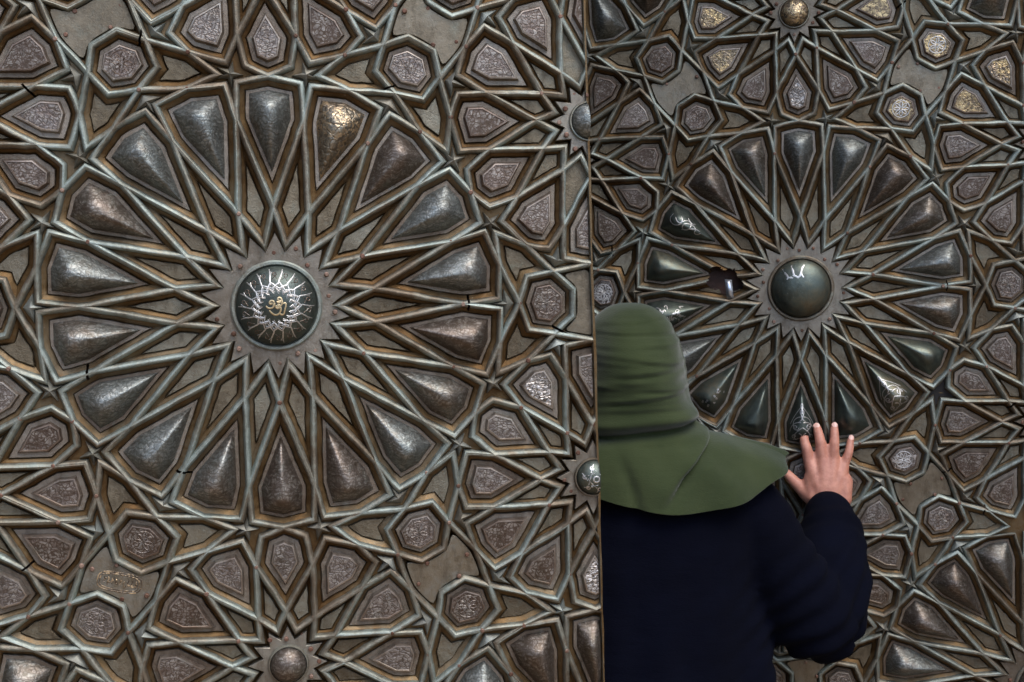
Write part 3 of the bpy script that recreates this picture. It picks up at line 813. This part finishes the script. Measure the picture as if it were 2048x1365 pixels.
# ------------------------------------------------------------------ the person in the gap
def cloth(name, c1, c2, weave=900., rough=.85, sheen=.2, bump=.5):
    m = bpy.data.materials.new(name); m.use_nodes = True
    t = m.node_tree; b = t.nodes['Principled BSDF']; L = t.links.new
    tc = N(t, 'ShaderNodeTexCoord')
    n = N(t, 'ShaderNodeTexNoise', Scale=7.0, Detail=5.0, Roughness=.6); L(tc.outputs['Object'], n.inputs['Vector'])
    L(ramp(t, n.outputs['Fac'], [(.35, c1), (.65, c2)]), b.inputs['Base Color'])
    mp = N(t, 'ShaderNodeMapping'); mp.inputs['Scale'].default_value = (.25, .25, 1); L(tc.outputs['Object'], mp.inputs['Vector'])
    n2 = N(t, 'ShaderNodeTexNoise', Scale=weave, Detail=2.0); L(mp.outputs[0], n2.inputs['Vector'])
    n3 = N(t, 'ShaderNodeTexNoise', Scale=60., Detail=4.0); L(mp.outputs[0], n3.inputs['Vector'])
    h = N(t, 'ShaderNodeMath', operation='MULTIPLY_ADD'); L(n2.outputs['Fac'], h.inputs[0]); h.inputs[1].default_value = .4; L(n3.outputs['Fac'], h.inputs[2])
    bp = N(t, 'ShaderNodeBump', Strength=bump, Distance=.003); L(h.outputs[0], bp.inputs['Height']); L(bp.outputs[0], b.inputs['Normal'])
    b.inputs['Roughness'].default_value = rough; b.inputs['Sheen Weight'].default_value = sheen; b.inputs['Specular IOR Level'].default_value = .08
    return m
M['scarf'] = cloth('olive_green_scarf_cloth', (.018, .026, .009), (.028, .037, .0135))
M['coat'] = cloth('dark_navy_coat_cloth', (.0004, .0007, .0034), (.0007, .0012, .005), 700., .95, .0)
M['trouser'] = cloth('black_trouser_cloth', (.006, .006, .007), (.01, .01, .011))
M['shoe'] = plain('black_leather', (.01, .009, .008), (.02, .018, .016), .45, 60.)
sk = bpy.data.materials.new('skin'); sk.use_nodes = True
t_ = sk.node_tree; b_ = t_.nodes['Principled BSDF']
tc_ = N(t_, 'ShaderNodeTexCoord'); n_ = N(t_, 'ShaderNodeTexNoise', Scale=55.0, Detail=5.0, Roughness=.65); t_.links.new(tc_.outputs['Object'], n_.inputs['Vector'])
t_.links.new(ramp(t_, n_.outputs['Fac'], [(.3, (.30, .115, .075)), (.7, (.47, .215, .145))]), b_.inputs['Base Color'])
n2_ = N(t_, 'ShaderNodeTexNoise', Scale=420.0, Detail=4.0); t_.links.new(tc_.outputs['Object'], n2_.inputs['Vector'])
bp_ = N(t_, 'ShaderNodeBump', Strength=.35, Distance=.0015); t_.links.new(n2_.outputs['Fac'], bp_.inputs['Height']); t_.links.new(bp_.outputs[0], b_.inputs['Normal'])
b_.inputs['Roughness'].default_value = .55; b_.inputs['Subsurface Weight'].default_value = .12; b_.inputs['Subsurface Radius'].default_value = (.01, .004, .002)
M['skin'] = sk

class Blob:
    """overlapping closed solids that a voxel remesh turns into one continuous skin"""
    def __init__(s): s.V, s.F = [], []
    def add(s, V, F): b = len(s.V); s.V += V; s.F += [tuple(b + i for i in f) for f in F]
    def ell(s, c, r, nu=16, nv=12):
        V = [Vector((c[0], c[1], c[2] - r[2]))]; F = []
        for j in range(1, nv):
            a = -math.pi / 2 + math.pi * j / nv
            for i in range(nu): V.append(Vector((c[0] + r[0] * math.cos(a) * math.cos(6.2832 * i / nu), c[1] + r[1] * math.cos(a) * math.sin(6.2832 * i / nu), c[2] + r[2] * math.sin(a))))
        V.append(Vector((c[0], c[1], c[2] + r[2]))); T = len(V) - 1
        for i in range(nu):
            k = (i + 1) % nu
            F.append((0, 1 + k, 1 + i)); F.append((T, T - nu + i, T - nu + k))
            for j in range(nv - 2): o = 1 + j * nu; F.append((o + i, o + k, o + nu + k, o + nu + i))
        s.add(V, F)
    def tube(s, pts, rad, n=14, sub=4, flat=None):
        P = []; 
        for i in range(len(pts) - 1):
            p0, p1, p2, p3 = (Vector(pts[max(0, min(len(pts) - 1, i + k))]) for k in (-1, 0, 1, 2))
            for k in range(sub):
                u = k / sub
                q = .5 * ((2 * p1) + (p2 - p0) * u + (2 * p0 - 5 * p1 + 4 * p2 - p3) * u * u + (3 * p1 - p0 - 3 * p2 + p3) * u ** 3)
                P.append((q, rad[i] + (rad[i + 1] - rad[i]) * u))
        P.append((Vector(pts[-1]), rad[-1]))
        d0 = (P[0][0] - P[1][0]).normalized(); d1 = (P[-1][0] - P[-2][0]).normalized()
        P = [(P[0][0] + d0 * P[0][1] * .7, P[0][1] * .5)] + P + [(P[-1][0] + d1 * P[-1][1] * .7, P[-1][1] * .5)]
        V, F = [], []; ref = Vector((.3, 1, .2)).normalized()
        for i, (q, r) in enumerate(P):
            t = (P[min(len(P) - 1, i + 1)][0] - P[max(0, i - 1)][0]).normalized()
            a = t.cross(ref).normalized(); b = t.cross(a)
            for k in range(n): V.append(q + (a * math.cos(6.2832 * k / n) + b * math.sin(6.2832 * k / n)) * r)
        for i in range(len(P) - 1):
            for k in range(n): F.append((i * n + k, i * n + (k + 1) % n, (i + 1) * n + (k + 1) % n, (i + 1) * n + k))
        F.append(tuple(range(n))[::-1]); F.append(tuple((len(P) - 1) * n + k for k in range(n)))
        s.add(V, F)
    def rings(s, R_, n=40):
        V, F = [], []
        for z, cx, cy, rx, ry in R_:
            for k in range(n): V.append(Vector((cx + rx * math.cos(6.2832 * k / n), cy + ry * math.sin(6.2832 * k / n), z)))
        for i in range(len(R_) - 1):
            for k in range(n): F.append((i * n + k, i * n + (k + 1) % n, (i + 1) * n + (k + 1) % n, (i + 1) * n + k))
        F.append(tuple(range(n))[::-1]); F.append(tuple((len(R_) - 1) * n + k for k in range(n)))
        s.add(V, F)
    def build(s, name, voxel, smooth, mat, parent=None, disp=None):
        me = bpy.data.meshes.new(name); me.from_pydata([tuple(v) for v in s.V], [], s.F)
        tmp = bpy.data.objects.new(name + '_tmp', me); C.objects.link(tmp)
        r = tmp.modifiers.new('r', 'REMESH'); r.mode = 'VOXEL'; r.voxel_size = voxel
        m_ = tmp.modifiers.new('s', 'SMOOTH'); m_.factor = .5; m_.iterations = smooth
        dg = bpy.context.evaluated_depsgraph_get()
        out = bpy.data.meshes.new_from_object(tmp.evaluated_get(dg)); out.name = name
        bpy.data.objects.remove(tmp)
        if disp:
            no = [v.normal.copy() for v in out.vertices]
            for v, n in zip(out.vertices, no): v.co += n * disp(v.co, n)
            out.update()
        out.materials.clear(); out.materials.append(mat); out.shade_smooth()
        o = bpy.data.objects.new(name, out); C.objects.link(o)
        if parent: o.parent = parent
        return o

PX, PY = .235, 2.36
B = Blob()
B.ell((.227, 2.345, 1.512), (.070, .088, .092)); B.ell((.227, 2.375, 1.462), (.056, .062, .066))      # skull, jaw
B.tube([(.227, 2.425, 1.515), (.227, 2.448, 1.478)], [.009, .014]); B.ell((.227, 2.431, 1.447), (.024, .010, .007)); B.ell((.227, 2.424, 1.424), (.022, .014, .014))
for s_ in (-1, 1): B.ell((.227 + s_ * .030, 2.424, 1.508), (.014, .008, .008)); B.ell((.227 + s_ * .072, 2.345, 1.492), (.010, .020, .030))
B.tube([(.232, 2.355, 1.44), (.236, 2.358, 1.30)], [.052, .06])
B.rings([(1.33, PX, PY, .10, .075), (1.28, PX, PY, .17, .09), (1.18, PX, PY, .165, .105), (1.0, PX, PY, .14, .095), (.88, PX, PY, .165, .11), (.78, PX, PY, .16, .11)])
for s_ in (-1, 1): B.tube([(PX + s_ * .085, PY, .82), (PX + s_ * .09, PY + .015, .46), (PX + s_ * .09, PY, .09)], [.085, .055, .04]); B.tube([(PX + s_ * .09, PY - .04, .04), (PX + s_ * .1, PY + .12, .03)], [.035, .028])
B.tube([(PX - .17, PY, 1.28), (PX - .20, PY + .02, .99), (PX - .17, PY + .14, .80)], [.048, .04, .027])      # hidden left arm
for k in range(4): B.tube([(PX - .17, PY + .14, .80), (PX - .185 + k * .016, PY + .165, .73), (PX - .185 + k * .017, PY + .16, .655 + .01 * abs(k - 1.5))], [.02, .012, .008])
B.tube([(PX - .165, PY + .15, .79), (PX - .15, PY + .2, .745)], [.013, .009])
SH, EL, WR = (.415, 2.36, 1.245), (.606, 2.375, .975), (.668, 2.598, 1.165)
B.tube([SH, EL], [.05, .042]); B.tube([EL, WR], [.042, .027])
def hp(x, y, z):                                                     # a point given on the right leaf: across, up from the star centre, out of the leaf
    return right.mt @ Vector((x, y + right.base, z))
FING = [((.014, -.370, .030), (.008, -.340, .029), (.004, -.324, .022), (.006, -.311, .012), .0112),
        ((.041, -.363, .033), (.037, -.328, .031), (.034, -.309, .023), (.031, -.296, .012), .0112),
        ((.063, -.366, .032), (.066, -.329, .030), (.067, -.309, .022), (.068, -.294, .012), .0108),
        ((.085, -.378, .029), (.096, -.349, .027), (.099, -.334, .021), (.102, -.321, .012), .0094)]
wr = hp(.047, -.462, .052)
for kn, m1, m2, tp, r in FING:
    k_ = hp(*kn)
    B.tube([wr, wr.lerp(k_, .5) + (hp(0, 0, .004) - hp(0, 0, 0)), k_], [.020, .017, .0135])
    B.tube([wr.lerp(k_, .85), k_, hp(*m1), hp(*m2), hp(*tp)], [.013, r * 1.18, r * 1.02, r * .95, r * .78], 12)
    B.ell(hp(kn[0], kn[1], kn[2] + .003), (.0105, .0105, .0105)); B.ell(hp(*m1), (r * 1.06,) * 3)
B.tube([hp(.030, -.455, .046), hp(.006, -.434, .036), hp(-.016, -.414, .028), hp(-.036, -.393, .017)], [.021, .017, .0128, .0095], 12)
B.tube([hp(.080, -.452, .044), hp(.086, -.405, .034)], [.020, .018])
B.tube([hp(.020, -.445, .044), hp(.018, -.395, .034)], [.020, .016])
person = B.build('person', .0036, 5, M['skin'])
tag(person, 'person in olive green headscarf and navy coat, one hand pressed on the bronze door', 'person')

# coat: torso, skirt and both sleeves in one piece of cloth
K = Blob()
K.rings([(1.335, PX, PY, .09, .075), (1.322, PX, PY, .15, .10), (1.296, PX + .005, PY, .205, .118), (1.26, PX + .005, PY, .236, .132), (1.20, PX + .003, PY, .242, .150), (1.08, PX, PY, .243, .158), (.95, PX + .006, PY, .262, .162), (.80, PX + .006, PY, .285, .175), (.55, PX, PY, .30, .19), (.34, PX, PY, .325, .20)], 56)
K.tube([(.38, 2.36, 1.235), (.445, 2.358, 1.215), (.515, 2.362, 1.10), (.580, 2.385, .995)], [.066, .074, .080, .084], 20)
K.tube([(.570, 2.37, 1.03), (.604, 2.385, .985), (.640, 2.46, 1.045), (.664, 2.545, 1.118), (.671, 2.592, 1.158)], [.080, .086, .084, .068, .052], 20)
K.tube([(PX - .16, 2.36, 1.235), (PX - .215, 2.37, 1.11), (PX - .22, 2.38, 1.0)], [.07, .075, .075], 18); K.tube([(PX - .22, 2.375, 1.02), (PX - .2, 2.43, .92), (PX - .175, 2.49, .82)], [.075, .066, .048], 18)
def coat_folds(c, n):
    d = .004 * noise.noise(c * 9) + .002 * noise.noise(c * 26)
    # drag lines at the bend of the sleeve and along the sleeve
    e = (c - Vector((.60, 2.39, 1.01))).length
    d += .007 * math.sin((c.z * 1.0 - c.x * .75) * 115 + 3 * noise.noise(c * 7)) * math.exp(-(e / .15) ** 2)
    d += .005 * math.sin(c.x * 52 + 2.5 * noise.noise(Vector((c.x * 4, c.y * 4, c.z * 1.5)))) * max(0, min(1, (1.2 - c.z) * 3)) * (1 if c.x < .5 else .3)
    w_ = (c - Vector((.668, 2.585, 1.15))).length
    d += .005 * math.sin(w_ * 180) * math.exp(-(w_ / .09) ** 2)
    return d
coat = K.build('coat', .0085, 8, M['coat'], person, coat_folds)

# headscarf, drawn over the crown and falling on the shoulders
SC = [(1.609, .223, 2.345, .003, .003, 0), (1.6065, .223, 2.345, .026, .030, 0), (1.598, .223, 2.344, .047, .055, 0), (1.580, .224, 2.341, .066, .079, 0), (1.555, .225, 2.338, .079, .096, 0), (1.52, .226, 2.335, .091, .108, 0),
      (1.485, .227, 2.335, .099, .113, 0), (1.45, .228, 2.335, .106, .112, 0), (1.418, .230, 2.336, .113, .110, .0), (1.390, .232, 2.34, .122, .110, .004), (1.370, .235, 2.344, .138, .117, .012),
      (1.360, .240, 2.349, .170, .133, .022), (1.350, .243, 2.353, .208, .150, .040), (1.340, .246, 2.356, .243, .163, .058), (1.331, .248, 2.358, .266, .170, .074), (1.325, .248, 2.359, .277, .174, .086)]
def cat(p0, p1, p2, p3, u): return .5 * ((2 * p1) + (p2 - p0) * u + (2 * p0 - 5 * p1 + 4 * p2 - p3) * u * u + (3 * p1 - p0 - 3 * p2 + p3) * u ** 3)
NT, SUB = 200, 9
V, F = [], []
rows = []
for i in range(len(SC) - 1):
    q = [SC[max(0, min(len(SC) - 1, i + k))] for k in (-1, 0, 1, 2)]
    for k in range(SUB): rows.append([cat(q[0][j], q[1][j], q[2][j], q[3][j], k / SUB) for j in range(6)])
rows.append(list(SC[-1]))
for z, cx, cy, rx, ry, drop in rows:
    for k in range(NT):
        a = 6.28318 * k / NT
        b = max(0, math.cos(a + math.pi / 2 - .24))                 # 1 at the back, a little right of the spine
        fr = max(0, -math.cos(a + math.pi / 2))
        x, y, zz = cx + rx * math.cos(a), cy + ry * math.sin(a), z - drop * (b ** 1.9) - drop * .9 * fr ** 1.4
        nrm = Vector((math.cos(a), math.sin(a), 0)); c = Vector((x, y, zz))
        d = .0035 * noise.noise(c * 11) + .0015 * noise.noise(c * 30)
        head = max(0, min(1, (z - 1.40) / .04))
        d += .010 * noise.noise(Vector((a * 1.1, zz * 9, 8.8))) * max(0, min(1, (1.60 - z) / .03))
        wz = zz + .035 * (x - .23) + .010 * noise.noise(Vector((x * 5, y * 5, z * 2)))
        fold = noise.noise(Vector((x * 6, y * 6, wz * 42))) + .6 * noise.noise(Vector((x * 9, y * 9, wz * 95)))
        d += head * .0040 * fold * (.35 + .65 * b)
        for hz, sl, amp in ((1.572, .10, .003), (1.528, .02, .0045), (1.505, -.10, .003), (1.478, .12, .004), (1.452, -.02, .005), (1.431, .15, .0045), (1.412, .04, .005)):
            g_ = wz - hz - sl * (x - .22)
            d += head * amp * b * (math.exp(-((g_ - .006) / .006) ** 2) - 1.1 * math.exp(-(g_ / .0035) ** 2)) * (.6 + .9 * noise.noise(Vector((x * 14, hz * 50, 2))))
        d -= .0045 * math.exp(-((wz - 1.553) / .0028) ** 2) * b
        if z < 1.47 and b > 0:                                     # tuck at the nape, slanting fold below it
            g = zz - (1.374 + .10 * (x - .23))
            d += (-.020 * math.exp(-(g / .009) ** 2) + .011 * math.exp(-((g - .022) / .013) ** 2)) * min(1, b * 1.6)
            px, pz = x - .382, zz - 1.372; tx, tz = -.63, -.775; al = px * tx + pz * tz; ac = px * tz - pz * tx
            if -.02 < al < .17: d += (-.018 * math.exp(-(ac / .007) ** 2) + .010 * math.exp(-((ac - .018) / .012) ** 2)) * math.sin(math.pi * (al + .02) / .19)
            px, pz = x - .19, zz - 1.36; ac = px * .95 - (pz) * -.3
            d += -.008 * math.exp(-(ac / .010) ** 2) * max(0, min(1, (1.36 - zz) * 14))
        cape = max(0, min(1, (1.37 - z) / .05))
        d += cape * (.0045 * math.sin(a * 11 + 3 * noise.noise(c * 6)) + .010 * noise.noise(Vector((a * 1.9, zz * 5, 6.6))))
        c = c + Vector((0, 0, cape * .006 * noise.noise(Vector((a * 2.4, 1.3, 2.2)))))
        V.append(c + nrm * d)
nr = len(rows)
for i in range(nr - 1):
    for k in range(NT):
        a = 6.28318 * (k + .5) / NT; z = rows[i][0]
        if math.sin(a) > .62 and 1.425 < z < 1.563: continue        # the face is left open on the far side
        F.append((i * NT + k, (i + 1) * NT + k, (i + 1) * NT + (k + 1) % NT, i * NT + (k + 1) % NT))
scarf = mesh_obj('headscarf', V, F, M['scarf'], person, None)
m_ = scarf.modifiers.new('thick', 'SOLIDIFY'); m_.thickness = .003; m_.offset = -1
for s_ in (-1, 1):
    T = Blob(); T.tube([(PX + s_ * .085, PY, .80), (PX + s_ * .09, PY + .012, .46), (PX + s_ * .09, PY, .12)], [.10, .08, .07], 18); T.build('trouser_leg', .012, 4, M['trouser'], person)
    T = Blob(); T.tube([(PX + s_ * .09, PY - .05, .05), (PX + s_ * .095, PY + .05, .055), (PX + s_ * .1, PY + .14, .04)], [.045, .046, .036], 16); T.build('shoe', .008, 4, M['shoe'], person)

nm_ = plain('fingernail', (.48, .27, .21), (.58, .35, .28), .35, 40., .1)
for (kn, m1, m2, tp, r) in FING + [((0,) * 3, (0,) * 3, (-.030, -.399, .020), (-.038, -.391, .016), .0092)]:
    a, b = hp(*m2), hp(*tp); t = (b - a).normalized(); n = (right.n - t * right.n.dot(t)).normalized(); sd_ = t.cross(n)
    c = b - t * .002 + n * r * .80
    V = [c + n * .0012]; F = []
    for k in range(12):
        al = 6.28318 * k / 12; V.append(c + t * (.0062 * math.cos(al)) + sd_ * (r * .62 * math.sin(al)) - n * .0016 * abs(math.sin(al)) ** 2)
    for k in range(12): F.append((0, 1 + k, 1 + (k + 1) % 12))
    mesh_obj('fingernail', V, F, nm_, person, None)

# the stamped cartouche on one brass plate of the left leaf
if hasattr(left, 'stamp'):
    pl, c0 = left.stamp; r_ = random.Random(12); L = []
    ax, sd = Vector((.97, .24)), Vector((-.24, .97))
    f = lambda u, v: c0 + ax * u + sd * v
    for hw, hh in ((.058, .026), (.052, .021)):
        L.append([f(hw * math.copysign(abs(math.cos(t)) ** .6, math.cos(t)), hh * math.copysign(abs(math.sin(t)) ** .6, math.sin(t))) for t in [6.2832 * i / 36 for i in range(37)]])
    for k in range(9):
        u = -.042 + k * .0105
        L.append(bez(f(u, r_.uniform(-.014, -.004)), f(u + .008, r_.uniform(-.012, .01)), f(u - .006, r_.uniform(-.008, .012)), f(u + .004, r_.uniform(.004, .014)), 8))
        L.append(arc(f(u + .004, r_.uniform(-.008, .008)), .0032, 0, 4.5, 6))
    mk = ribbon_on(left, 'stamped_letters', L, .0018, pl, M['gold_dome'])
    if mk: mk.parent = pl; mk.matrix_parent_inverse = Matrix()
